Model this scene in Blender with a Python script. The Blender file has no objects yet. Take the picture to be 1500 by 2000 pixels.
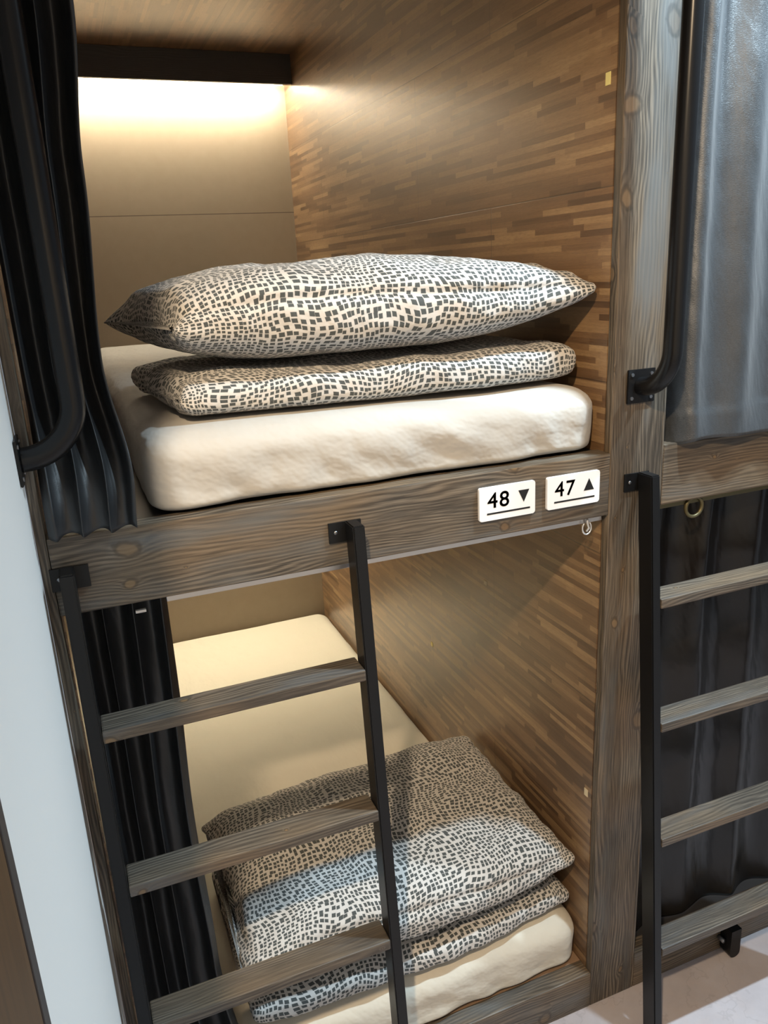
import bpy, bmesh, math, random
from math import sin, cos, pi, exp, sqrt, floor
from mathutils import Vector, noise

random.seed(7)
S = bpy.context.scene
COL = S.collection

# ------------------------------------------------------------------ camera
cam_d = bpy.data.cameras.new('camera')
cam = bpy.data.objects.new('camera', cam_d)
COL.objects.link(cam)
S.camera = cam
YAW, PITCH, ROLL, FPX = 0.3679, -0.2987, -0.0505, 1529.7
f = Vector((sin(YAW)*cos(PITCH), cos(YAW)*cos(PITCH), sin(PITCH)))
r0 = Vector((cos(YAW), -sin(YAW), 0)); u0 = r0.cross(f)
r = r0*cos(ROLL)+u0*sin(ROLL); u = -r0*sin(ROLL)+u0*cos(ROLL)
from mathutils import Matrix
m = Matrix((r, u, -f)).transposed().to_4x4()
m.translation = (-0.9293, -1.1954, 1.7179)
cam.matrix_world = m
cam_d.sensor_fit = 'VERTICAL'
cam_d.sensor_height = 36.0
cam_d.lens = 36.0*FPX/2000.0
cam_d.clip_start = 0.01

# ------------------------------------------------------------------ colour management, world
S.view_settings.view_transform = 'Standard'
S.view_settings.look = 'None'
S.view_settings.gamma = 1
S.view_settings.use_curve_mapping = False
S.view_settings.exposure = 0.0
W = bpy.data.worlds.new('world'); S.world = W; W.use_nodes = True
W.node_tree.nodes['Background'].inputs[0].default_value = (0.80, 0.88, 1.0, 1)
W.node_tree.nodes['Background'].inputs[1].default_value = 0.26

# the ceiling downlights of the corridor (two cool ones on the right, a warm one on the left)
A_POS, A_COL, A_W = (0.86, -0.36, 2.68), (0.66, 0.86, 1.0), 150.0
A2_POS = (0.27, -0.36, 2.68)
B_POS, B_COL, B_W = (-1.20, -1.36, 2.68), (1.0, 0.75, 0.48), 180.0
def downlight(pos, col, w, nm, cone=165, blend=0.4):
    d = bpy.data.lights.new(nm, 'SPOT'); d.energy = w; d.color = col
    d.spot_size = math.radians(cone); d.spot_blend = blend; d.shadow_soft_size = 0.03
    o = bpy.data.objects.new(nm, d); o.location = pos; COL.objects.link(o)
downlight(A_POS, A_COL, A_W, 'cool_lamp', 145, 1.0)
downlight(A2_POS, A_COL, 150.0, 'cool_lamp', 130, 1.0)
downlight(B_POS, B_COL, B_W, 'warm_lamp')
LED_UP, LED_LOW = 190.0, 330.0

# ------------------------------------------------------------------ tagging
def tag(o, label, cat, group=None):
    o['label'] = label; o['category'] = cat
    if group: o['group'] = group
    return o
def empty(name, loc=(0, 0, 0)):
    o = bpy.data.objects.new(name, None); o.location = loc; o.empty_display_size = 0.05
    COL.objects.link(o); return o
def link(name, me, mat, parent=None, smooth=False):
    o = bpy.data.objects.new(name, me)
    if mat: me.materials.append(mat)
    COL.objects.link(o)
    if parent:
        o.parent = parent
        o.matrix_parent_inverse = Matrix.Translation(-parent_world(parent))
    if smooth:
        for p in me.polygons: p.use_smooth = True
    return o
def parent_world(p):
    v = Vector(p.location)
    if p.type == 'MESH': return Vector((0, 0, 0))
    return v
def structure(o):
    o['kind'] = 'structure'; return o

# ------------------------------------------------------------------ node helpers
class NT:
    def __init__(s, name):
        s.m = bpy.data.materials.new(name); s.m.use_nodes = True
        s.t = s.m.node_tree; s.n = s.t.nodes
        s.b = s.n['Principled BSDF']
    def set(s, **k):
        for a, v in k.items():
            a = a.replace('_', ' ')
            i = s.b.inputs[a]
            if hasattr(v, 'links'): s.t.links.new(v, i)
            else: i.default_value = v
        return s
    def put(s, node, i, v):
        if hasattr(v, 'links'): s.t.links.new(v, node.inputs[i])
        elif v is not None: node.inputs[i].default_value = v
    def math(s, op, a, b=None, c=None):
        n = s.n.new('ShaderNodeMath'); n.operation = op
        s.put(n, 0, a); s.put(n, 1, b); s.put(n, 2, c); return n.outputs[0]
    def uv(s):
        return s.n.new('ShaderNodeTexCoord').outputs['UV']
    def objc(s):
        return s.n.new('ShaderNodeTexCoord').outputs['Object']
    def sep(s, v):
        n = s.n.new('ShaderNodeSeparateXYZ'); s.put(n, 0, v); return n.outputs
    def comb(s, x, y, z=0.0):
        n = s.n.new('ShaderNodeCombineXYZ'); s.put(n, 0, x); s.put(n, 1, y); s.put(n, 2, z); return n.outputs[0]
    def noise(s, v, scale, detail=2, rough=0.5, out=0, dim='3D'):
        n = s.n.new('ShaderNodeTexNoise'); n.noise_dimensions = dim
        s.put(n, 'Vector', v); n.inputs['Scale'].default_value = scale
        n.inputs['Detail'].default_value = detail; n.inputs['Roughness'].default_value = rough
        return n.outputs[out]
    def white(s, v):
        n = s.n.new('ShaderNodeTexWhiteNoise'); n.noise_dimensions = '3D'; s.put(n, 'Vector', v); return n.outputs[0]
    def ramp(s, fac, *stops):
        n = s.n.new('ShaderNodeValToRGB'); s.put(n, 0, fac)
        e = n.color_ramp.elements
        while len(e) < len(stops): e.new(0.5)
        for el, (p, c) in zip(e, stops):
            el.position = p; el.color = (*c, 1) if len(c) == 3 else c
        return n.outputs[0]
    def mix(s, fac, a, b, mode='MIX'):
        n = s.n.new('ShaderNodeMix'); n.data_type = 'RGBA'; n.blend_type = mode
        s.put(n, 0, fac); 
        for i, v in ((6, a), (7, b)):
            if hasattr(v, 'links'): s.t.links.new(v, n.inputs[i])
            else: n.inputs[i].default_value = (*v, 1)
        return n.outputs[2]
    def smooth(s, v, a, b, c=0.0, d=1.0):
        n = s.n.new('ShaderNodeMapRange'); n.interpolation_type = 'SMOOTHSTEP'
        s.put(n, 0, v)
        for i, q in enumerate((a, b, c, d)): n.inputs[i+1].default_value = q
        return n.outputs[0]
    def vmath(s, op, a, b=None):
        n = s.n.new('ShaderNodeVectorMath'); n.operation = op
        s.put(n, 0, a)
        if b is not None: s.put(n, 1, b)
        return n.outputs[0]
    def bump(s, h, strength=0.3, dist=0.01):
        n = s.n.new('ShaderNodeBump'); s.put(n, 'Height', h)
        n.inputs['Strength'].default_value = strength; n.inputs['Distance'].default_value = dist
        s.t.links.new(n.outputs[0], s.b.inputs['Normal'])

def plain(name, col, rough=0.5, metal=0.0, spec=0.5):
    n = NT(name); n.set(Base_Color=(*col, 1), Roughness=rough, Metallic=metal)
    n.b.inputs['Specular IOR Level'].default_value = spec
    return n.m

def pine(name, dark, light, stain, warm, rough=0.5, knots=1.0, lines=430.0):
    n = NT(name)
    uvv = n.uv(); U, V, _ = n.sep(uvv)
    kv = n.comb(n.math('MULTIPLY', U, 7.5), n.math('MULTIPLY', V, 10.0))
    kv = n.vmath('ADD', kv, n.vmath('SCALE', n.noise(uvv, 9, 1, out=1), None))
    kvn = kv.node; kvn.operation = 'ADD'
    sc = [x for x in n.n if x.bl_idname == 'ShaderNodeVectorMath' and x.operation == 'SCALE'][-1]
    sc.inputs['Scale'].default_value = 0.35
    vo = n.n.new('ShaderNodeTexVoronoi'); vo.voronoi_dimensions = '2D'; vo.feature = 'F1'
    vo.inputs['Scale'].default_value = 1.0; vo.inputs['Randomness'].default_value = 1.0
    n.t.links.new(kv, vo.inputs['Vector'])
    d = vo.outputs['Distance']; rnd = n.sep(vo.outputs['Color'])[0]
    size = n.math('MULTIPLY_ADD', n.math('POWER', rnd, 5.0), 0.16, 0.010)
    size = n.math('MULTIPLY', size, knots)
    rel = n.math('MULTIPLY', n.math('DIVIDE', d, size), n.math('MULTIPLY_ADD', n.noise(uvv, 48, 2), 0.9, 0.55))                      # 1 at knot edge
    rel0 = n.math('DIVIDE', d, size)
    halo = n.math('EXPONENT', n.math('MULTIPLY', n.math('MULTIPLY', rel0, rel0), -0.42))
    lv = n.comb(n.math('MULTIPLY', U, 2.6), n.math('MULTIPLY', V, 13.0))
    warp = n.noise(lv, 1.0, 2, 0.5)
    g = n.math('MULTIPLY_ADD', V, lines, n.math('MULTIPLY', warp, 26.0))
    g = n.math('MULTIPLY_ADD', halo, 5.0, g)
    w = n.math('SINE', n.math('MULTIPLY', g, 2.0))
    w = n.math('MULTIPLY_ADD', w, 0.5, 0.5)
    fv = n.comb(n.math('MULTIPLY', U, 14), n.math('MULTIPLY', V, 420))
    fibre = n.noise(fv, 1.0, 3, 0.6)
    big = n.noise(n.comb(n.math('MULTIPLY', U, 3.0), n.math('MULTIPLY', V, 7.0)), 1.0, 2, 0.5)
    big2 = n.noise(n.comb(n.math('MULTIPLY_ADD', U, 2.1, 8.3), n.math('MULTIPLY', V, 11.0)), 1.0, 3, 0.6)
    w = n.math('MULTIPLY', w, n.smooth(n.noise(n.comb(n.math('MULTIPLY', U, 1.3), n.math('MULTIPLY', V, 22.0)), 1.0, 1), 0.30, 0.62, 0.25, 1.0))
    fac = n.math('ADD', n.math('MULTIPLY', w, 0.30), n.math('MULTIPLY', fibre, 0.86))
    fac = n.math('ADD', fac, n.math('MULTIPLY_ADD', big, 0.5, -0.30))
    c = n.mix(n.smooth(fac, 0.20, 0.98), dark, light)
    c = n.mix(n.smooth(big, 0.42, 0.66, 0, 0.55), c, n.mix(fac, tuple(x*0.9 for x in dark), warm))
    c = n.mix(n.smooth(big2, 0.50, 0.72, 0, 0.75), c, stain)
    c = n.mix(n.math('MULTIPLY', n.smooth(halo, 0.45, 0.95, 0, 0.7), n.smooth(big, .4, .6)), c, warm)
    ringm = n.math('MULTIPLY', n.smooth(rel, 0.55, 0.85), n.smooth(rel, 1.25, 0.95))
    core = n.smooth(rel, 0.9, 0.6)
    c = n.mix(n.math('MULTIPLY', core, n.math('MULTIPLY_ADD', n.sep(vo.outputs['Color'])[1], 0.55, 0.05)), c, warm)
    c = n.mix(n.math('MULTIPLY', ringm, 0.45), c, tuple(x*0.3 for x in dark))
    n.set(Base_Color=c, Roughness=rough)
    n.bump(n.math('ADD', n.math('MULTIPLY', w, 0.6), fibre), 0.25, 0.0012)
    return n.m

def parquet(name, along, cross, row=0.0115, length=0.20, tile=(0.82, 0.342), toff=(0.84, 1.84), shade=1.0):
    """strip parquet laminate; along / cross: 0,1,2 axis of the object coordinates"""
    n = NT(name); xyz = n.sep(n.objc()); a, c = xyz[along], xyz[cross]
    rowi = n.math('FLOOR', n.math('DIVIDE', c, row))
    h = n.white(n.comb(rowi, 3.7, 0.0))
    h2 = n.white(n.comb(rowi, 9.1, 4.0))
    ln = n.math('MULTIPLY_ADD', h2, length*0.8, length*0.6)
    s_ = n.math('ADD', n.math('DIVIDE', a, ln), n.math('MULTIPLY', h, 13.0))
    bi = n.math('FLOOR', s_)
    rv = n.white(n.comb(rowi, bi, 1.3))
    gr = n.noise(n.comb(n.math('MULTIPLY', a, 9), n.math('MULTIPLY', c, 260)), 1.0, 3, 0.6)
    gr2 = n.noise(n.comb(n.math('MULTIPLY', a, 60), n.math('MULTIPLY', c, 700)), 1.0, 2, 0.6)
    big = n.noise(n.comb(n.math('MULTIPLY', a, 2.5), n.math('MULTIPLY', c, 9)), 1.0, 2, 0.5)
    v = n.math('ADD', n.math('MULTIPLY', rv, 0.62), n.math('MULTIPLY_ADD', gr, 0.42, -0.02))
    v = n.math('ADD', v, n.math('MULTIPLY_ADD', big, 0.5, -0.3))
    k = shade
    col = n.ramp(v, (0.1, (0.070*k, 0.037*k, 0.017*k)), (0.42, (0.155*k, 0.086*k, 0.040*k)),
                 (0.68, (0.24*k, 0.146*k, 0.070*k)), (0.95, (0.37*k, 0.25*k, 0.125*k)))
    col = n.mix(n.math('MULTIPLY', n.smooth(gr2, .45, .7), .35), col, (0.06*k, 0.03*k, 0.015*k))
    # panel joints
    tr = n.math('DIVIDE', n.math('SUBTRACT', c, toff[1]), tile[1])
    ti = n.math('FLOOR', tr); tf = n.math('FRACT', tr)
    sh = n.math('MULTIPLY', n.math('ABSOLUTE', n.math('MODULO', ti, 2.0)), tile[0]*0.475)
    aa = n.math('DIVIDE', n.math('ADD', n.math('SUBTRACT', a, toff[0]), sh), tile[0])
    af = n.math('FRACT', n.math('ADD', aa, 20.0))
    e1 = n.math('MULTIPLY', n.math('MINIMUM', tf, n.math('SUBTRACT', 1.0, tf)), tile[1])
    e2 = n.math('MULTIPLY', n.math('MINIMUM', af, n.math('SUBTRACT', 1.0, af)), tile[0])
    e = n.math('MINIMUM', e1, e2)
    seam = n.smooth(e, 0.0016, 0.0006)
    col = n.mix(n.math('MULTIPLY', seam, 0.75), col, (0.03, 0.018, 0.01))
    n.set(Base_Color=col, Roughness=n.math('MULTIPLY_ADD', gr2, 0.12, 0.30))
    n.b.inputs['Specular IOR Level'].default_value = 0.8
    n.b.inputs['Coat Weight'].default_value = 1.0; n.b.inputs['Coat Roughness'].default_value = 0.40; n.b.inputs['Coat IOR'].default_value = 1.6
    n.bump(n.math('ADD', gr2, n.math('MULTIPLY', seam, -2.0)), 0.3, 0.0008)
    return n.m

def dotted(name):
    """off-white cotton with swirling rows of small grey squares"""
    n = NT(name); uvv = n.uv()
    w1 = n.noise(uvv, 6.5, 1, 0.35, out=1)
    w2 = n.noise(n.vmath('ADD', uvv, (4.3, 1.7, 0)), 16.0, 0, 0.5, out=1)
    def scale(v, s_):
        q = n.n.new('ShaderNodeVectorMath'); q.operation = 'SCALE'
        n.t.links.new(v, q.inputs[0]); q.inputs['Scale'].default_value = s_; return q.outputs[0]
    p = n.vmath('ADD', uvv, scale(w1, 0.075))
    p = n.vmath('ADD', p, scale(w2, 0.014))
    vo = n.n.new('ShaderNodeTexVoronoi'); vo.voronoi_dimensions = '2D'; vo.distance = 'CHEBYCHEV'
    vo.inputs['Scale'].default_value = 92.0; vo.inputs['Randomness'].default_value = 0.42
    n.t.links.new(p, vo.inputs['Vector'])
    rv = n.sep(vo.outputs['Color'])[0]
    thr = n.math('MULTIPLY_ADD', rv, 0.08, 0.285)
    k = n.smooth(n.math('SUBTRACT', vo.outputs['Distance'], thr), 0.035, -0.035)
    col = n.mix(k, (0.56, 0.54, 0.515), (0.070, 0.077, 0.076))
    n.set(Base_Color=col, Roughness=0.85)
    n.b.inputs['Sheen Weight'].default_value = 0.15
    n.b.inputs['Specular IOR Level'].default_value = 0.2
    h = n.noise(uvv, 22, 3, 0.55); h2 = n.noise(uvv, 900, 0)
    n.bump(n.math('ADD', h, n.math('MULTIPLY', h2, 0.03)), 0.45, 0.012)
    return n.m

def sheet(name, col):
    n = NT(name); o = n.objc(); x, y, z = n.sep(o)
    v = n.comb(n.math('MULTIPLY_ADD', z, 11, n.math('MULTIPLY', x, 13)), n.math('MULTIPLY', y, 7), n.math('MULTIPLY_ADD', x, -5, n.math('MULTIPLY', z, 15)))
    h = n.noise(v, 1.0, 3, 0.55)
    n.set(Base_Color=(*col, 1), Roughness=0.8)
    n.b.inputs['Specular IOR Level'].default_value = 0.25
    n.b.inputs['Sheen Weight'].default_value = 0.1
    n.bump(h, 0.5, 0.014)
    return n.m

def satin(name, col, rough, sheen=0.1, weave=False, spec=0.5):
    n = NT(name); o = n.objc(); x, y, z = n.sep(o)
    wv = n.noise(n.comb(n.math('MULTIPLY', x, 300), n.math('MULTIPLY', y, 300), n.math('MULTIPLY', z, 1400)), 1.0, 1, 0.5)
    c = n.mix(n.smooth(wv, 0.3, 0.7), tuple(q*0.72 for q in col), tuple(min(1, q*1.3) for q in col)) if weave else (*col, 1)
    n.set(Base_Color=c, Roughness=rough)
    n.b.inputs['Sheen Weight'].default_value = sheen
    n.b.inputs['Specular IOR Level'].default_value = spec
    h = n.noise(n.comb(n.math('MULTIPLY_ADD', z, 4, n.math('MULTIPLY', x, 16)), n.math('MULTIPLY', y, 14), n.math('MULTIPLY', z, 6)), 1.0, 3, 0.5)
    n.bump(n.math('ADD', h, n.math('MULTIPLY', wv, 0.02 if not weave else 0.05)), 0.5, 0.012)
    return n.m

M = {}
M['pine_h'] = pine('stained_pine', (0.034, 0.027, 0.020), (0.225, 0.182, 0.135), (0.11, 0.113, 0.112), (0.20, 0.125, 0.060))
M['pine_rung'] = pine('stained_rung', (0.045, 0.036, 0.028), (0.190, 0.157, 0.120), (0.09, 0.095, 0.10), (0.20, 0.12, 0.055), knots=0.6)
M['side'] = parquet('parquet_laminate', 1, 2, shade=1.2)
M['ceil'] = parquet('ceiling_laminate', 1, 0, tile=(0.80, 0.338), toff=(1.58, -0.334))
def fabric_wall():
    n = NT('taupe_panel'); o = n.objc(); x, y, z = n.sep(o)
    h = n.noise(o, 26, 4, 0.6); g = n.noise(n.comb(n.math('MULTIPLY', x, 40), 0.0, n.math('MULTIPLY', z, 160)), 1, 2)
    c = n.mix(h, (0.265, 0.21, 0.15), (0.305, 0.245, 0.18))
    e = n.math('ABSOLUTE', n.math('SUBTRACT', n.math('FRACT', n.math('DIVIDE', n.math('SUBTRACT', z, 0.758+0.2), 1.0)), 0.5))
    e = n.math('SUBTRACT', 0.5, e)
    c = n.mix(n.smooth(e, 0.002, 0.0008, 0, 0.8), c, (0.05, 0.03, 0.02))
    n.set(Base_Color=c, Roughness=0.48); n.bump(n.math('ADD', h, g), 0.12, 0.001)
    return n.m
M['back'] = fabric_wall()
def floor_mat():
    n = NT('stone_vinyl'); o = n.objc()
    v = n.noise(o, 9, 5, 0.65); w = n.noise(n.vmath('ADD', o, (3, 5, 0)), 26, 4, 0.6)
    c = n.mix(v, (0.36, 0.32, 0.33), (0.56, 0.53, 0.56))
    vein = n.math('ABSOLUTE', n.math('SUBTRACT', n.noise(o, 7, 4, 0.6), 0.5))
    c = n.mix(n.smooth(vein, 0.016, 0.0, 0, 0.22), c, (0.24, 0.21, 0.22))
    c = n.mix(n.smooth(w, 0.4, 0.75, 0, 0.3), c, (0.50, 0.42, 0.40))
    n.set(Base_Color=c, Roughness=0.42); n.bump(w, 0.1, 0.001)
    return n.m
M['floor'] = floor_mat()
def paint():
    n = NT('white_paint'); o = n.objc()
    h = n.noise(o, 60, 3, 0.6)
    n.set(Base_Color=(0.84, 0.83, 0.80, 1), Roughness=0.55); n.bump(h, 0.08, 0.001)
    return n.m
M['white'] = paint()
M['blackmetal'] = plain('black_powder_coat', (0.006, 0.006, 0.0065), 0.36, spec=0.3)
M['tube'] = plain('black_tube', (0.006, 0.006, 0.0065), 0.26, spec=0.3)
M['screw'] = plain('screw_steel', (0.25, 0.25, 0.26), 0.35, 0.9)
M['valance'] = pine('dark_valance', (0.026, 0.022, 0.019), (0.040, 0.034, 0.029), (0.032, 0.029, 0.027), (0.03, 0.025, 0.02), knots=0.1)
M['plate'] = plain('white_acrylic', (0.86, 0.86, 0.86), 0.25)
M['ink'] = plain('black_ink', (0.008, 0.008, 0.008), 0.5)
M['alu'] = plain('aluminium', (0.62, 0.58, 0.54), 0.35, 0.85)
M['brass'] = plain('antique_brass', (0.13, 0.11, 0.055), 0.45, 0.6)
M['clear'] = plain('clear_plastic', (0.7, 0.7, 0.7), 0.15, 0.6)
M['sheet_u'] = sheet('white_sheet', (0.47, 0.45, 0.415))
M['sheet_l'] = sheet('cream_sheet', (0.60, 0.565, 0.485))
M['dots'] = dotted('dotted_cotton')
M['satin'] = satin('black_satin', (0.012, 0.0125, 0.0135), 0.44, 0.0, spec=0.65)
M['greycurtain'] = satin('grey_blackout_cloth', (0.025, 0.028, 0.032), 0.43, 0.12, True, spec=0.9)
M['blackcurtain'] = satin('brown_black_satin', (0.008, 0.0065, 0.0055), 0.27, 0.0, spec=0.4)
M['base'] = plain('bed_base_laminate', (0.26, 0.17, 0.11), 0.5)
M['basedark'] = plain('dark_ledge', (0.030, 0.028, 0.028), 0.4)
def cab():
    n = NT('brown_wood'); x, y, z = n.sep(n.objc())
    g = n.noise(n.comb(n.math('MULTIPLY', y, 160), n.math('MULTIPLY', x, 160), n.math('MULTIPLY', z, 5)), 1, 4, 0.6)
    c = n.mix(g, (0.045, 0.022, 0.010), (0.14, 0.072, 0.03)); n.set(Base_Color=c, Roughness=0.45); return n.m
M['cab'] = cab()
M['cabedge'] = plain('dark_edge_band', (0.05, 0.045, 0.045), 0.5)
M['label'] = plain('yellow_label', (0.80, 0.70, 0.28), 0.5)
M['label2'] = plain('cream_label', (0.75, 0.66, 0.45), 0.5)
def emit(name, col, st):
    n = NT(name); n.set(Base_Color=(0.9, 0.9, 0.9, 1))
    n.b.inputs['Emission Color'].default_value = (*col, 1); n.b.inputs['Emission Strength'].default_value = st
    return n.m
M['led_u'] = emit('led_upper', (1.0, 0.90, 0.70), LED_UP)
M['led_l'] = emit('led_lower', (1.0, 0.88, 0.63), LED_LOW)

# ------------------------------------------------------------------ mesh helpers
def box_bm(bm, x0, x1, y0, y1, z0, z1, bev=0.0, grain=None, shear=None):
    vs = [bm.verts.new((x, y, z)) for x in (x0, x1) for y in (y0, y1) for z in (z0, z1)]
    q = [(0, 1, 3, 2), (4, 6, 7, 5), (0, 4, 5, 1), (2, 3, 7, 6), (0, 2, 6, 4), (1, 5, 7, 3)]
    fs = [bm.faces.new([vs[i] for i in k]) for k in q]
    if shear:
        for v in vs: v.co.y += shear(v.co.z)
    if bev > 0:
        es = {e for fc in fs for e in fc.edges}
        bmesh.ops.bevel(bm, geom=list(es), offset=bev, segments=2, affect='EDGES', profile=0.6)
def grain_uv(bm, axis, off=(0, 0)):
    lay = bm.loops.layers.uv.verify()
    for fc in bm.faces:
        nrm = fc.normal; k = max(range(3), key=lambda i: abs(nrm[i]))
        others = [i for i in range(3) if i != axis]
        if k in others: cr = [i for i in others if i != k][0]
        else: cr = others[0]
        for l in fc.loops:
            c = l.vert.co
            if k == axis: l[lay].uv = (c[others[0]]*0.2+off[0], c[others[1]]+off[1])
            else: l[lay].uv = (c[axis]+off[0], c[cr]+off[1]+k*0.37)
def finish(bm, name):
    bmesh.ops.recalc_face_normals(bm, faces=bm.faces)
    me = bpy.data.meshes.new(name); bm.normal_update(); bm.to_mesh(me); bm.free(); return me
def box(name, x0, x1, y0, y1, z0, z1, mat, parent=None, bev=0.002, grain=None, off=(0, 0), shear=None):
    bm = bmesh.new(); box_bm(bm, x0, x1, y0, y1, z0, z1, bev, shear=shear)
    bm.normal_update()
    bmesh.ops.recalc_face_normals(bm, faces=bm.faces)
    if grain is not None: grain_uv(bm, grain, off)
    return link(name, finish(bm, name), mat, parent)
def sweep_bm(bm, pts, rad, seg=20, cap=True):
    rings = []
    prev = None
    for i, p in enumerate(pts):
        p = Vector(p)
        a = Vector(pts[max(0, i-1)]); b = Vector(pts[min(len(pts)-1, i+1)])
        t = (b-a).normalized()
        if prev is None:
            n1 = t.orthogonal().normalized()
        else:
            n1 = (prev-t*prev.dot(t)).normalized()
        prev = n1; n2 = t.cross(n1)
        rings.append([bm.verts.new(p+(n1*cos(2*pi*k/seg)+n2*sin(2*pi*k/seg))*rad) for k in range(seg)])
    for a, b in zip(rings, rings[1:]):
        for k in range(seg):
            bm.faces.new((a[k], a[(k+1) % seg], b[(k+1) % seg], b[k]))
    if cap:
        bm.faces.new(rings[0][::-1]); bm.faces.new(rings[-1])
def tube(name, pts, rad, mat, parent=None, seg=20):
    bm = bmesh.new(); sweep_bm(bm, pts, rad, seg)
    return link(name, finish(bm, name), mat, parent, True)
def grid_mesh(name, nu, nv, fn, mat, parent=None, wrap=False, uvfn=None, thick=0.0, caps=False):
    """fn(i/nu, j/nv) -> xyz ; wrap: closed in v"""
    verts = []; nj = nv if wrap else nv+1
    for i in range(nu+1):
        for j in range(nj): verts.append(fn(i/nu, j/nv))
    faces = []; uvs = []
    for i in range(nu):
        for j in range(nv):
            j2 = (j+1) % nj if wrap else j+1
            faces.append((i*nj+j, (i+1)*nj+j, (i+1)*nj+j2, i*nj+j2))
            uvs.append(((i, j), (i+1, j), (i+1, j+1), (i, j+1)))
    if caps:
        faces.append(tuple(range(nj))); faces.append(tuple((nu*nj+j) for j in range(nj))[::-1])
    me = bpy.data.meshes.new(name); me.from_pydata([tuple(v) for v in verts], [], faces)
    if uvfn:
        lay = me.uv_layers.new(name='UVMap').data; k = 0
        for fc in uvs:
            for (i, j) in fc:
                lay[k].uv = uvfn(i, j); k += 1
    me.validate(); me.update()
    o = link(name, me, mat, parent, True)
    if thick:
        md = o.modifiers.new('solid', 'SOLIDIFY'); md.thickness = thick; md.offset = 0
    return o
def nz(x, y, z=0.0): return noise.noise(Vector((x, y, z)))
def lerp(a, b, t): return a+(b-a)*t
def interp(tab, z):
    tab = sorted(tab)
    if z <= tab[0][0]: return tab[0][1]
    for (a, va), (b, vb) in zip(tab, tab[1:]):
        if z <= b:
            t = (z-a)/(b-a); t = t*t*(3-2*t); return va+(vb-va)*t
    return tab[-1][1]

# ------------------------------------------------------------------ structure
ZC = 2.495
structure(box('floor', -1.8, 2.2, -2.6, 2.2, -0.05, 0.0, M['floor'], bev=0))
structure(box('ceiling', -1.8, 2.2, -2.6, 2.2, 2.75, 2.80, M['white'], bev=0))
structure(box('ceiling_bunk', -0.998, -0.002, 0.05, 2.04, ZC, ZC+0.02, M['ceil'], bev=0))
structure(box('wall_left', -1.135, -1.015, -0.69, -0.002, 0.0, 2.75, M['white'], bev=0.001))
structure(box('wall_right', -0.002, 0.004, 0.021, 2.045, 0.0, 2.52, M['side'], bev=0))
structure(box('wall_left_bunk', -1.006, -0.9985, 0.05, 2.045, 0.0, 2.52, M['side'], bev=0))
structure(box('wall_back', -1.02, 0.02, 2.045, 2.10, 0.0, 2.60, M['back'], bev=0))
structure(box('wall_front', -1.8, 2.2, -2.65, -2.60, 0.0, 2.75, M['white'], bev=0))
# the upper bunk platform closes the lower bunk

# ------------------------------------------------------------------ bunk frames
def board(name, x0, x1, y0, y1, z0, z1, parent, axis, off, bev=0.003):
    return box(name, x0, x1, y0, y1, z0, z1, M['pine_h'], parent, bev, axis, off)
bunk = tag(empty('bunk_bed', (-0.5, 0, 0)), 'open two-tier bunk of stained pine between the white wall and the post', 'bunk bed')
board('front_board', -1.0, -0.0015, 0.0, 0.042, 1.242, 1.366, bunk, 0, (0.32, 0.21))
board('base_board', -1.0, -0.0015, 0.0, 0.042, 0.0, 0.101, bunk, 0, (5.3, 1.9))
board('top_board', -1.0, -0.0015, 0.0, 0.042, 2.50, 2.62, bunk, 0, (7.3, 3.9))
board('post', -0.0015, 0.119, 0.0, 0.0205, 0.0, 2.75, bunk, 2, (2.15, 0.13), 0.003)
board('post', -1.0145, -1.0005, 0.0, 0.045, 0.0, 2.75, bunk, 2, (4.15, 3.63), 0.001)
box('bed_base', -0.998, -0.0025, 0.0425, 2.044, 1.256, 1.362, M['basedark'], bunk, 0.001)
box('bed_base', -0.998, -0.0025, 0.0425, 2.044, 0.03, 0.100, M['base'], bunk, 0.001)
bunk2 = tag(empty('bunk_bed', (0.62, 0, 0)), 'second stained pine bunk at the right edge, closed off by hanging curtains', 'bunk bed')
board('front_board', 0.1255, 1.13, 0.0, 0.042, 1.242, 1.366, bunk2, 0, (3.02, 2.57))
board('base_board', 0.1255, 1.13, 0.0, 0.042, 0.0, 0.101, bunk2, 0, (8.3, 4.4))
board('top_board', 0.1255, 1.13, 0.0, 0.042, 2.50, 2.62, bunk2, 0, (9.3, 5.4))
board('post', 0.1195, 0.1250, 0.001, 0.0205, 0.0, 2.75, bunk2, 2, (6.15, 7.13), 0.0005)
box('bed_base', 0.1255, 1.12, 0.0425, 2.044, 1.256, 1.362, M['base'], bunk2, 0.001)
box('bed_base', 0.1255, 1.12, 0.0425, 2.044, 0.03, 0.100, M['basedark'], bunk2, 0.001)

# ------------------------------------------------------------------ light valances
def valance(z1, h, mat, label):
    e = tag(empty('valance_light', (-0.5, 1.95, z1-h)), label, 'light', None)
    box('valance_board', -0.998, -0.0025, 1.935, 1.955, z1-h, z1-0.0005, M['valance'], e, 0.001, 0, (1.3, 0.7))
    box('led_strip', -0.97, -0.03, 1.960, 1.975, z1-h+0.004, z1-h+0.012, mat, e, 0)
    box('mounting_profile', -0.985, -0.015, 1.956, 1.985, z1-h+0.013, z1-h+0.022, M['alu'], e, 0)
valance(ZC, 0.10, M['led_u'], 'glowing strip light behind the black valance board at the back of the upper bunk')
valance(1.2555, 0.085, M['led_l'], 'strip light behind a dark valance board at the back of the lower bunk')

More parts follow.
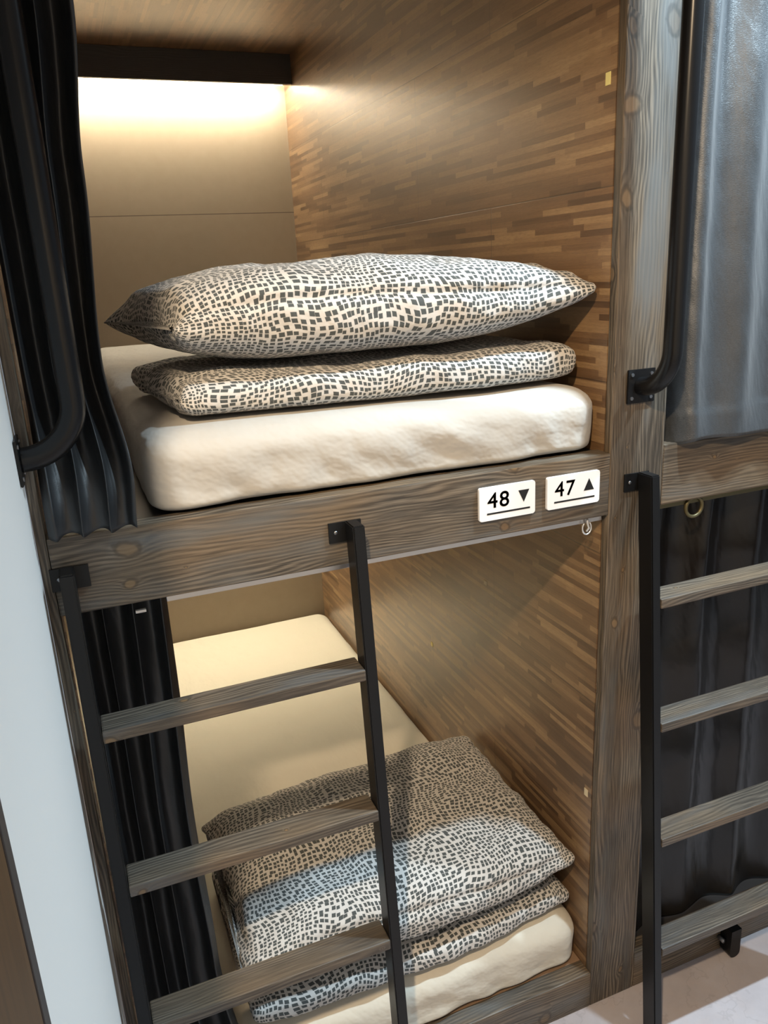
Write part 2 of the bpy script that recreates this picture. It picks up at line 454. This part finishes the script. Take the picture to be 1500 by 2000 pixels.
# ------------------------------------------------------------------ mattresses
def mattress(name, x0, x1, y0, y1, z0, z1, mat, rad, seed, label, bulge=0.006):
    st = 0.014
    nx = int((x1-x0)/st); ny = int((y1-y0)/(st*1.6)); nzz = 14
    bm = bmesh.new(); cache = {}
    cx, cy, cz = (x0+x1)/2, (y0+y1)/2, (z0+z1)/2
    hx, hy, hz = (x1-x0)/2, (y1-y0)/2, (z1-z0)/2
    def P(i, j, k):
        key = (i, j, k)
        if key in cache: return cache[key]
        def wr(t, n_, h):
            q = 2*t/n_-1; return h*(q*(1.25-0.25*q*q))
        p = Vector((2*hx*i/nx-hx, 2*hy*j/ny-hy, 2*hz*k/nzz-hz))
        inner = Vector((max(-hx+rad, min(hx-rad, p.x)), max(-hy+rad, min(hy-rad, p.y)), max(-hz+0.008, min(hz-rad*0.75, p.z))))
        d = p-inner
        if d.length > 1e-6:
            rz = rad*0.75 if d.z > 0 else 0.008
            mx = max(abs(d.x)/rad, abs(d.y)/rad, abs(d.z)/rz)
            d2 = Vector((d.x/rad, d.y/rad, d.z/rz)); d2.normalize(); d2 *= mx
            p = inner+Vector((d2.x*rad, d2.y*rad, d2.z*rz))
        X, Y, Z = p.x+cx, p.y+cy, p.z+cz
        t = (Z-z0)/(z1-z0)
        side = max(0.0, 1-abs(t-0.5)*1.6)
        dy = (Y-cy)/hy; dx = (X-cx)/hx
        if dy < -0.97:
            w = nz(X*9+Z*10, Z*16, seed)*0.009*(1.2-t) + nz(X*26+Z*9, Z*20, seed+5)*0.004*(1.3-t)
            w += 0.007*max(0, nz(X*5-Z*18, Z*6, seed+2))*(1-t)
            Y += -bulge*sin(pi*min(1, max(0, t)))-w*min(1, (1.02-t)*3)
        if abs(dx) > 0.96:
            X += (bulge*0.6*sin(pi*t)+nz(Y*12+Z*8, Z*18, seed+9)*0.004)*(1 if dx > 0 else -1)*0.6
        if t > 0.9: Z += nz(X*4, Y*4, seed)*0.004 + nz(X*14, Y*9, seed+3)*0.0012
        if t < 0.08 and dy < -0.9: Z += max(0, nz(X*7, 0, seed+4))*0.002
        v = bm.verts.new((X, Y, Z)); cache[key] = v; return v
    def quad(a, b, c, d):
        try: bm.faces.new((a, b, c, d))
        except ValueError: pass
    for i in range(nx):
        for j in range(ny):
            for k in (0, nzz): quad(P(i, j, k), P(i+1, j, k), P(i+1, j+1, k), P(i, j+1, k))
        for k in range(nzz):
            for j in (0, ny): quad(P(i, j, k), P(i+1, j, k), P(i+1, j, k+1), P(i, j, k+1))
    for j in range(ny):
        for k in range(nzz):
            for i in (0, nx): quad(P(i, j, k), P(i, j+1, k), P(i, j+1, k+1), P(i, j, k+1))
    o = link(name, finish(bm, name), mat, None, True)
    md = o.modifiers.new('sub', 'SUBSURF'); md.levels = 1; md.render_levels = 1
    tag(o, label, 'mattress')
    return o
mattress('mattress', -0.845, -0.010, 0.024, 2.035, 1.3675, 1.492, M['sheet_u'], 0.05, 1.3,
         'white sheeted mattress in the upper bunk, rumpled at its front edge')
mattress('mattress', -0.845, -0.006, 0.038, 2.030, 0.1035, 0.235, M['sheet_l'], 0.055, 8.1,
         'cream sheeted mattress in the lower bunk, behind the ladder')

# ------------------------------------------------------------------ bedding
def spow(v, p): return (abs(v)**p)*(1 if v >= 0 else -1)
def soft(name, x0, x1, yf, yb, z0, z1, seed, label, cat, kind, shear=0.0):
    """lofted along x; cross-section closed in the y-z plane"""
    NU, NV = 150, 132
    cache = {}
    def P(s, t):
        key = (round(s*NU), round(t*NV) % NV)
        if key in cache: return cache[key]
        q0 = 2*s-1
        E0 = 0.90 if (kind == 'pillow' and q0 < 0) else 0.945
        wE = max(0.0, (abs(q0)-E0)/(1-E0))
        q = q0 if wE == 0 else (E0+(1-E0)*sin(wE*pi/2)**0.9)*(1 if q0 > 0 else -1)
        endz = max(0.0, cos(wE*pi/2))**0.8 if wE < 1 else 0.0
        th = 2*pi*t
        if kind == 'pillow':
            prof = (max(0.0, 1-abs(q)**4.0))**0.75
            pm = 0.42 if q0 > 0 else 0.32
            prof = (pm+(1-pm)*prof)*endz
            hw = 1-0.03*(1-endz)
            e = 0.70
            cyv = spow(cos(th), 0.62); czv = spow(sin(th), e)
        else:
            prof = (max(0.0, 1-abs(q)**10))**0.6
            prof = (0.66+0.34*prof)*endz
            hw = 1-0.07*(1-endz)
            cyv = spow(cos(th), 0.42); czv = spow(sin(th), 0.55)
        yfx, ybx, z0x, z1x = yf(q), yb(q), z0(q), z1(q)
        cy, hy = (yfx+ybx)/2, (ybx-yfx)/2*hw
        if kind == 'pillow':
            zc = z0x+(z1x-z0x)*0.42
            hz = (z1x-zc) if czv > 0 else (zc-z0x)
            z = zc+czv*hz*prof
        else:
            zc = (z0x+z1x)/2; z = zc+czv*(z1x-z0x)/2*prof
        y = cy-cyv*hy
        x = lerp(x0, x1, (q+1)/2)
        if kind == 'pillow':
            x -= 0.022*(1-abs(cyv)**2.2)*spow(q, 9)
        if shear: x -= shear*(1-(cyv+1)/2)*max(0.0, -q)**1.5
        amp = 1.0
        n1 = nz(x*7+seed, y*7, z*7)
        n2 = nz(x*17+seed, y*15, z*19+seed)
        n3 = nz(x*38, y*34+seed, z*42)
        nd = Vector((0, -cyv, czv)); 
        if nd.length > 0: nd.normalize()
        dsp = (0.010*n1+0.0045*n2+0.0016*n3)*amp
        edge = abs(q)**6
        dsp += edge*0.012*nz(y*26+seed, z*30, q*2)
        if kind == 'pillow':
            # long shallow crease along the front, gathered corners
            fr = max(0, cyv)
            dsp -= 0.014*fr*exp(-((z-zc-0.028-0.010*sin(x*7+seed))/0.009)**2)*(0.55+0.45*nz(x*5, seed))
        y += nd.y*dsp; z += nd.z*dsp*(0.35 if czv < -0.3 else 1)
        x += edge*0.012*nz(y*22, z*28+seed, 3.0)
        v = Vector((x, y, z)); cache[key] = v; return v
    # arc-length uv around the mid section
    arc = [0.0]
    for j in range(NV):
        arc.append(arc[-1]+(P(0.5, (j+1)/NV)-P(0.5, j/NV)).length)
    def uvf(i, j): return (lerp(x0, x1, i/NU)+seed, arc[j]+seed*0.37)
    def F(s, t): return P(s, t+0.5 if False else t)
    # start the seam at the back
    def G(s, t):
        tt = (t+0.5) % 1.0
        k = round(tt*NV) % NV
        return P(s, k/NV)
    arc2 = [0.0]
    for j in range(NV): arc2.append(arc2[-1]+(G(0.5, (j+1)/NV)-G(0.5, j/NV)).length)
    def uvg(i, j):
        t_ = 2*i/NU-1; w_ = max(0.0, (abs(t_)-0.9)/0.1)
        return (lerp(x0, x1, i/NU)+seed+0.03*w_*(1 if t_ > 0 else -1), arc2[j]+seed*0.37)
    o = grid_mesh(name, NU, NV, G, M['dots'], None, wrap=True, uvfn=uvg, caps=True)
    tag(o, label, cat)
    return o
C = lambda v: (lambda q: v)
# folded duvets
soft('folded_duvet', -0.768, -0.022, lambda q: 0.076+0.022*q*q-0.022*max(0, q), lambda q: 0.56+0.05*nz(q*2, 3), C(1.494),
     lambda q: 1.569+0.006*q, 2.7, 'dotted duvet folded flat on the upper mattress, under the pillow', 'duvet', 'duvet', 0.045)
soft('folded_duvet', -0.792, -0.020, lambda q: 0.040+0.022*q*q+0.012*max(0, q), lambda q: 0.56+0.03*q, C(0.237),
     lambda q: 0.308, 5.9, 'dotted duvet folded flat on the lower mattress, under the pillow', 'duvet', 'duvet')
# plump pillows
pu = soft('pillow', -0.770, -0.020, lambda q: 0.062+0.04*max(0, -q)**2-0.025*max(0, q), lambda q: 0.54, lambda q: 1.577-0.006*max(0, -q)**2+0.040*max(0, q)**2.2,
     lambda q: 1.742-0.004*q, 11.3, 'plump dotted pillow on top of the folded duvet in the upper bunk', 'pillow', 'pillow', 0.075)
pl = soft('pillow', -0.796, -0.014, lambda q: 0.036+0.02*q*q, lambda q: 0.575+0.02*q, lambda q: 0.316+0.012*abs(q)**3,
     lambda q: 0.475, 17.9, 'plump dotted pillow on the folded duvet in the lower bunk, behind the ladder', 'pillow', 'pillow')

# ------------------------------------------------------------------ curtains
def curtain(name, z0, z1, xl, xr, yc, amp, nf, seed, mat, label, hem=None, nu=260, nv=150, sharp=0.35, drift=0.35, thick=0.0012, start=None, hemline=None):
    def F(s, t):
        z = lerp(z1, z0, t)
        if hem: z -= hem(s)*t**6
        L, R_ = interp(xl, z), interp(xr, z)
        ss = s + 0.35/nf*nz(s*3.1, z*0.9, seed)+0.05/nf*nz(s*nf*2, z*4, seed)
        ph = 2*pi*nf*ss+drift*nz(s*3, z*1.3, seed+4)*2.2
        a = interp(amp, z)*(0.75+0.5*nz(s*5, z*1.1, seed+7))
        w = sin(ph)
        y = interp(yc, z)-a*w-a*0.05*sin(2*ph+1.0)
        y += 0.002*nz(s*nf*2, z*6, seed+2)+0.0015*nz(s*nf*2, z*16, seed+3)
        if hemline: y -= 0.0025*min(1.0, max(0.0, (hemline-z)/0.003+0.5))
        x = lerp(L, R_, s)+sharp*(R_-L)/nf*0.5*cos(ph)*0.6*min(1, 8*s, 8*(1-s))
        if start:
            k = max(0, 1-s/0.05); y += start*k*k
        return Vector((x, y, z))
    o = grid_mesh(name, nu, nv, F, mat, None, thick=thick)
    return tag(o, label, 'curtain')
curtain('curtain', 1.370, 2.46, [(1.37, -0.995), (2.46, -0.995)],
        [(1.36, -0.872), (1.455, -0.866), (1.61, -0.884), (1.87, -0.870), (2.08, -0.852), (2.46, -0.84)],
        [(1.36, -0.017), (1.385, -0.015), (1.56, 0.048), (2.46, 0.060)], [(1.36, 0.006), (1.41, 0.010), (1.6, 0.026), (2.46, 0.030)], 3.3, 3.1, M['satin'],
        'black satin curtain drawn open at the left of the upper bunk, behind the bent handrail', hem=lambda s: 0.004*sin(s*19))
curtain('curtain', 0.112, 1.236, [(0.1, -0.992), (1.24, -0.992)], [(0.1, -0.80), (0.45, -0.835), (0.8, -0.843), (1.05, -0.838), (1.24, -0.838)],
        [(0.1, 0.072), (1.24, 0.072)], [(0.1, 0.024), (0.8, 0.020), (1.24, 0.024)], 3.6, 9.4, M['satin'],
        'black satin curtain drawn open at the left of the lower bunk, behind the ladder')
def hemb(s): return 0.030*max(0.0, s-0.05)+0.014*exp(-(s/0.03)**2)
curtain('curtain', 1.372, 2.46, [(1.36, 0.142), (2.46, 0.132)], [(1.36, 1.10), (2.46, 1.10)],
        [(1.36, -0.020), (1.5, -0.016), (2.46, 0.000)], [(1.36, 0.006), (1.45, 0.012), (1.6, 0.016), (2.1, 0.018), (2.46, 0.02)], 7.0, 23.2, M['greycurtain'],
        'grey curtain closed across the upper bunk at the right edge', hem=hemb, nu=420, sharp=0.1, start=0.06, hemline=1.428)
curtain('curtain', 0.103, 1.232, [(0.1, 0.132), (1.24, 0.132)], [(0.1, 1.10), (1.24, 1.10)],
        [(0.1, 0.060), (1.24, 0.070)], [(0.1, 0.014), (0.8, 0.018), (1.24, 0.020)], 6.3, 31.7, M['blackcurtain'],
        'brown-black satin curtain closed across the lower bunk behind the right ladder', nu=420, sharp=0.15)

# tracks below the front boards
tag(box('curtain_track', -0.842, -0.006, 0.014, 0.030, 1.229, 1.2418, M['alu'], None, 0.001), 'thin metal curtain track under the front board of the left bunk', 'curtain track')
tag(box('curtain_track', 0.130, 1.12, 0.014, 0.030, 1.229, 1.2418, M['brass'], None, 0.001), 'thin metal curtain track under the front board of the right bunk', 'curtain track')

# ------------------------------------------------------------------ ladders
LEAN = 0.085; ZT = 1.321
def back_y(z): return -0.0035-LEAN*(ZT-z)
def ladder(xa, xb, label, seed):
    """xa, xb: outer-left of the left rail, outer-left of the right rail"""
    root = tag(empty('bunk_ladder', ((xa+xb)/2, -0.1, 0)), label, 'ladder', None)
    wr, dr = 0.021, 0.041
    for side, x in ((0, xa), (1, xb)):
        bm = bmesh.new()
        box_bm(bm, x, x+wr, 0, 0, 0, 0) if False else None
        vs = []
        for z in (0.0, ZT):
            yb = back_y(z)
            vs += [bm.verts.new((x, yb-dr, z)), bm.verts.new((x+wr, yb-dr, z)), bm.verts.new((x+wr, yb, z)), bm.verts.new((x, yb, z))]
        for q in ((0, 1, 2, 3), (7, 6, 5, 4), (0, 4, 5, 1), (1, 5, 6, 2), (2, 6, 7, 3), (3, 7, 4, 0)): bm.faces.new([vs[i] for i in q])
        bmesh.ops.bevel(bm, geom=list(bm.edges), offset=0.0022, segments=2, affect='EDGES')
        rail = link('rail', finish(bm, 'rail'), M['blackmetal'], root)
        p0, p1 = (x-0.014, x+wr+0.020) if (side == 0 and xa < -0.5) else (x-0.029, x+wr+0.008)
        br = box('bracket', p0, p1, -0.0035, -0.0002, 1.284, 1.3195, M['blackmetal'], rail, 0.0006)
        sx = p0+0.012
        bm = bmesh.new(); bmesh.ops.create_uvsphere(bm, u_segments=14, v_segments=8, radius=0.0035)
        for v in bm.verts: v.co = Vector((v.co.x+sx, v.co.y*0.5-0.0038, v.co.z+1.302))
        link('screw', finish(bm, 'screw'), M['screw'], rail, True)
    for k, z in enumerate((1.072, 0.804, 0.537, 0.265)):
        yf = back_y(z)-dr-0.002
        box('rung', xa+wr+0.0005, xb-0.0005, yf, yf+0.056, z-0.0205, z, M['pine_rung'], root, 0.0028, 0, (seed+k*1.71, seed*0.7+k*0.63))
    return root
ladder(-0.990, -0.5415, 'black metal ladder with wooden rungs in front of the open left bunk', 1.2)
ladder(0.0605, 0.509, 'black metal ladder with wooden rungs in front of the curtained right bunk, beside the post', 9.8)

# ------------------------------------------------------------------ handrails
def handrail(base, out, label):
    """base: centre of the lower flange, out: unit direction away from the wall"""
    b = Vector(base); o_ = Vector(out); root = tag(empty('handrail', base), label, 'handrail')
    D, RB, H = 0.082, 0.075, 0.86
    pts = [b+o_*0.002]
    cz = b.z+RB
    for k in range(15):
        a = k/14*pi/2
        pts.append(b+o_*(D-RB+RB*sin(a))+Vector((0, 0, RB-RB*cos(a))))
    top = b.z+H
    pts.append(b+o_*D+Vector((0, 0, H*0.5)))
    for k in range(15):
        a = pi/2-k/14*pi/2
        pts.append(b+o_*(D-RB+RB*sin(a))+Vector((0, 0, H-RB+RB*cos(a))))
    pts.append(b+o_*0.002+Vector((0, 0, H)))
    tube('tube', pts, 0.0172, M['tube'], root, 28)
    t = Vector((0, 0, 1)).cross(o_)
    for zz in (0, H):
        c = b+Vector((0, 0, zz)); h = 0.0315
        bm = bmesh.new()
        vs = [bm.verts.new(c+t*i*h+Vector((0, 0, j*h))+o_*k) for k in (0.0004, 0.0045) for i, j in ((-1, -1), (1, -1), (1, 1), (-1, 1))]
        for q in ((0, 1, 2, 3), (7, 6, 5, 4), (0, 4, 5, 1), (1, 5, 6, 2), (2, 6, 7, 3), (3, 7, 4, 0)): bm.faces.new([vs[i] for i in q])
        bmesh.ops.bevel(bm, geom=list(bm.edges), offset=0.001, segments=2, affect='EDGES')
        fl = link('flange', finish(bm, 'flange'), M['blackmetal'], root)
        for i, j in ((-1, -1), (1, -1), (1, 1), (-1, 1)):
            bm = bmesh.new()
            cc = c+t*i*0.022+Vector((0, 0, j*0.022))
            sweep_bm(bm, [cc+o_*0.0045, cc+o_*0.0062], 0.0034, 14)
            link('screw', finish(bm, 'screw'), M['screw'], fl)
handrail((0.060, 0.0, 1.488), (0, -1, 0), 'bent black tube handrail screwed to the front of the post')
handrail((-1.015, -0.036, 1.494), (1, 0, 0), 'bent black tube handrail beside the white wall, before the black curtain')

# ------------------------------------------------------------------ number signs
def text_mesh(s, x0, x1, z0, z1, y):
    cu = bpy.data.curves.new('t', 'FONT'); cu.body = s; cu.extrude = 0.0; cu.space_character = 1.12; cu.resolution_u = 8; cu.bevel_depth = 0.011; cu.bevel_resolution = 0
    to = bpy.data.objects.new('t', cu); COL.objects.link(to)
    bpy.context.view_layer.update()
    dg = bpy.context.evaluated_depsgraph_get()
    me = bpy.data.meshes.new_from_object(to.evaluated_get(dg))
    bpy.data.objects.remove(to)
    xs = [v.co.x for v in me.vertices]; ys = [v.co.y for v in me.vertices]
    a, b, c, d = min(xs), max(xs), min(ys), max(ys)
    for v in me.vertices:
        v.co = Vector((lerp(x0, x1, (v.co.x-a)/(b-a)), y, lerp(z0, z1, (v.co.y-c)/(d-c))))
    return me
def sign(x0, x1, z0, z1, txt, up, label):
    root = tag(empty('number_sign', ((x0+x1)/2, 0, z0)), label, 'sign')
    bm = bmesh.new()
    T = 0.0062; R = 0.004
    out = []
    for cx_, cz_, a0 in ((x1-R, z1-R, 0), (x0+R, z1-R, pi/2), (x0+R, z0+R, pi), (x1-R, z0+R, 3*pi/2)):
        for k in range(7):
            a = a0+k/6*pi/2; out.append((cx_+R*cos(a), cz_+R*sin(a)))
    fr = [bm.verts.new((p[0], -T, p[1])) for p in out]; bk = [bm.verts.new((p[0], -0.0003, p[1])) for p in out]
    ff = bm.faces.new(fr); bm.faces.new(bk[::-1])
    n_ = len(out)
    for i in range(n_): bm.faces.new((fr[i], bk[i], bk[(i+1) % n_], fr[(i+1) % n_]))
    bmesh.ops.bevel(bm, geom=list(ff.edges), offset=0.0008, segments=2, affect='EDGES')
    link('plate', finish(bm, 'plate'), M['plate'], root)
    w, h = x1-x0, z1-z0; y = -T-0.0003
    X = lambda f_: x0+w*f_
    Z = lambda f_: z1-h*f_
    me = text_mesh(txt, X(0.14), X(0.525), Z(0.635), Z(0.165), y)
    link('number', me, M['ink'], root)
    bm = bmesh.new()
    za, zb = (Z(0.575), Z(0.20)) if up else (Z(0.225), Z(0.60))
    tri = [bm.verts.new(p) for p in ((X(0.69), y, za), (X(0.89), y, za), (X(0.79), y, zb))]
    bm.faces.new(tri); link('arrow', finish(bm, 'arrow'), M['ink'], root)
    bm = bmesh.new()
    q = [bm.verts.new(p) for p in ((X(0.13), y, Z(0.822)), (X(0.905), y, Z(0.822)), (X(0.905), y, Z(0.768)), (X(0.13), y, Z(0.768)))]
    bm.faces.new(q); link('underline', finish(bm, 'underline'), M['ink'], root)
sign(-0.2875, -0.1715, 1.276, 1.3385, '48', False, 'white number sign reading 48 with a down arrow on the front board')
sign(-0.1455, -0.0290, 1.276, 1.3385, '47', True, 'white number sign reading 47 with an up arrow, nearest the post')

# ------------------------------------------------------------------ rings, hooks, stickers
def ring(name, c, R, rr, mat, label, axis='y', cat='curtain ring'):
    pts = []
    for k in range(33):
        a = 2*pi*k/32
        pts.append((c[0]+R*cos(a), c[1]+(0 if axis == 'y' else R*0), c[2]+R*sin(a)))
    bm = bmesh.new(); sweep_bm(bm, pts[:-1]+[pts[0]], rr, 10, False)
    bmesh.ops.remove_doubles(bm, verts=bm.verts, dist=1e-5)
    return tag(link(name, finish(bm, name), mat, None, True), label, cat)
ring('curtain_ring', (0.222, 0.012, 1.2215), 0.021, 0.0042, M['brass'], 'antique brass curtain ring under the right front board beside the ladder')
eh = tag(empty('curtain_hook', (-0.045, 0.02, 1.22)), 'small clear curtain end hook under the board, below the sign reading 47', 'hook')
tube('hook_loop', [(-0.045+0.010*cos(a), 0.008, 1.221+0.013*sin(a)) for a in [2.2+k*0.25 for k in range(21)]], 0.0016, M['clear'], eh, 10)
tube('hook_pin', [(-0.045, 0.008, 1.240), (-0.043, 0.008, 1.228), (-0.040, 0.008, 1.220), (-0.046, 0.008, 1.214)], 0.0022, M['clear'], eh, 10)
tag(box('track_clip', -0.892, -0.876, -0.0, 0.008, 1.2245, 1.2285, M['alu'], None, 0.0005), 'small bright track clip under the board between black curtain folds', 'clip')

def sticker(y, z, w, h, mat, label):
    o = box('sticker', -0.0032, -0.0021, y-w/2, y+w/2, z-h/2, z+h/2, mat, None, 0)
    tag(o, label, 'sticker')
sticker(0.043, 2.012, 0.013, 0.020, M['label'], 'small yellow sticker high on the wood wall of the upper bunk, next to the post')
sticker(0.494, 0.921, 0.016, 0.012, M['label2'], 'pale sticker on the wood wall of the lower bunk, below the sign reading 48')
sticker(0.847, 0.584, 0.014, 0.014, M['label'], 'tiny yellow sticker on the wood wall of the lower bunk, nearest the ladder')
sticker(0.040, 0.580, 0.012, 0.018, M['label2'], 'faint small sticker low on the wood wall of the lower bunk, close to the post')

# ------------------------------------------------------------------ black stopper on the right base board
st = tag(empty('door_stop', (0.42, -0.03, 0.0)), 'rounded black metal stopper on the floor below the lowest right ladder rung', 'door stop')
bm = bmesh.new()
pts = [(0.398, 0.085), (0.430, 0.085)]+[(0.414+0.016*cos(a), 0.016-0.0155*sin(a)) for a in [k*pi/12 for k in range(13)]]
fr = [bm.verts.new((p[0], -0.036, p[1])) for p in pts]; bk = [bm.verts.new((p[0], -0.001, p[1])) for p in pts]
bm.faces.new(fr); bm.faces.new(bk[::-1])
for i in range(len(pts)): bm.faces.new((fr[i], bk[i], bk[(i+1) % len(pts)], fr[(i+1) % len(pts)]))
link('stop_body', finish(bm, 'stop_body'), M['blackmetal'], st)
for x in (0.392, 0.436):
    bm = bmesh.new(); sweep_bm(bm, [(x, -0.001, 0.045), (x, -0.020, 0.045)], 0.006, 14)
    link('bolt', finish(bm, 'bolt'), M['screw'], st, True)

# ------------------------------------------------------------------ wooden cabinet left of the white wall
cb = tag(empty('wooden_cabinet', (-1.2, -1.1, 0)), 'brown wooden cabinet side at the bottom left corner, past the white wall', 'cabinet')
box('body', -1.45, -1.018, -1.55, -0.7005, 0.0, 1.60, M['cab'], cb, 0.003)
box('edge_strip', -1.018, -1.0145, -0.712, -0.6915, 0.0, 1.60, M['cabedge'], cb, 0.001)
box('door', -1.0178, -1.0150, -1.50, -0.716, 0.08, 1.57, M['cab'], cb, 0.001)

# ------------------------------------------------------------------ downlight fittings
for nm, p, lb in (('ceiling_downlight', A_POS, 'round recessed downlight farthest right, above the curtained bunk'), ('ceiling_downlight', A2_POS, 'round recessed downlight above the right-hand ladder'), ('ceiling_downlight', B_POS, 'round recessed downlight above the wooden cabinet')):
    e = tag(empty(nm, p), lb, 'light')
    bm = bmesh.new()
    N = 32
    prof = [(0.050, 2.7495), (0.056, 2.742), (0.046, 2.738), (0.040, 2.7490)]
    rings = [[bm.verts.new((p[0]+rr*cos(2*pi*k/N), p[1]+rr*sin(2*pi*k/N), z)) for k in range(N)] for rr, z in prof]
    for a, b in zip(rings, rings[1:]):
        for k in range(N): bm.faces.new((a[k], a[(k+1) % N], b[(k+1) % N], b[k]))
    link('rim', finish(bm, 'rim'), M['plate'], e, True)

# ------------------------------------------------------------------ repeats share a group
GROUPS = {'bunk_bed': 'stained pine bunks', 'mattress': 'sheeted bunk mattresses', 'folded_duvet': 'folded dotted duvets',
          'pillow': 'dotted pillows', 'curtain': 'bunk curtains', 'curtain_track': 'curtain tracks under the front boards',
          'bunk_ladder': 'black metal bunk ladders', 'handrail': 'bent black handrails', 'number_sign': 'white bunk number signs',
          'sticker': 'small stickers on the wood wall', 'valance_light': 'strip lights inside the bunks',
          'ceiling_downlight': 'corridor downlights'}
for o in bpy.data.objects:
    k = o.name.split('.')[0]
    if o.parent is None and k in GROUPS and 'label' in o: o['group'] = GROUPS[k]
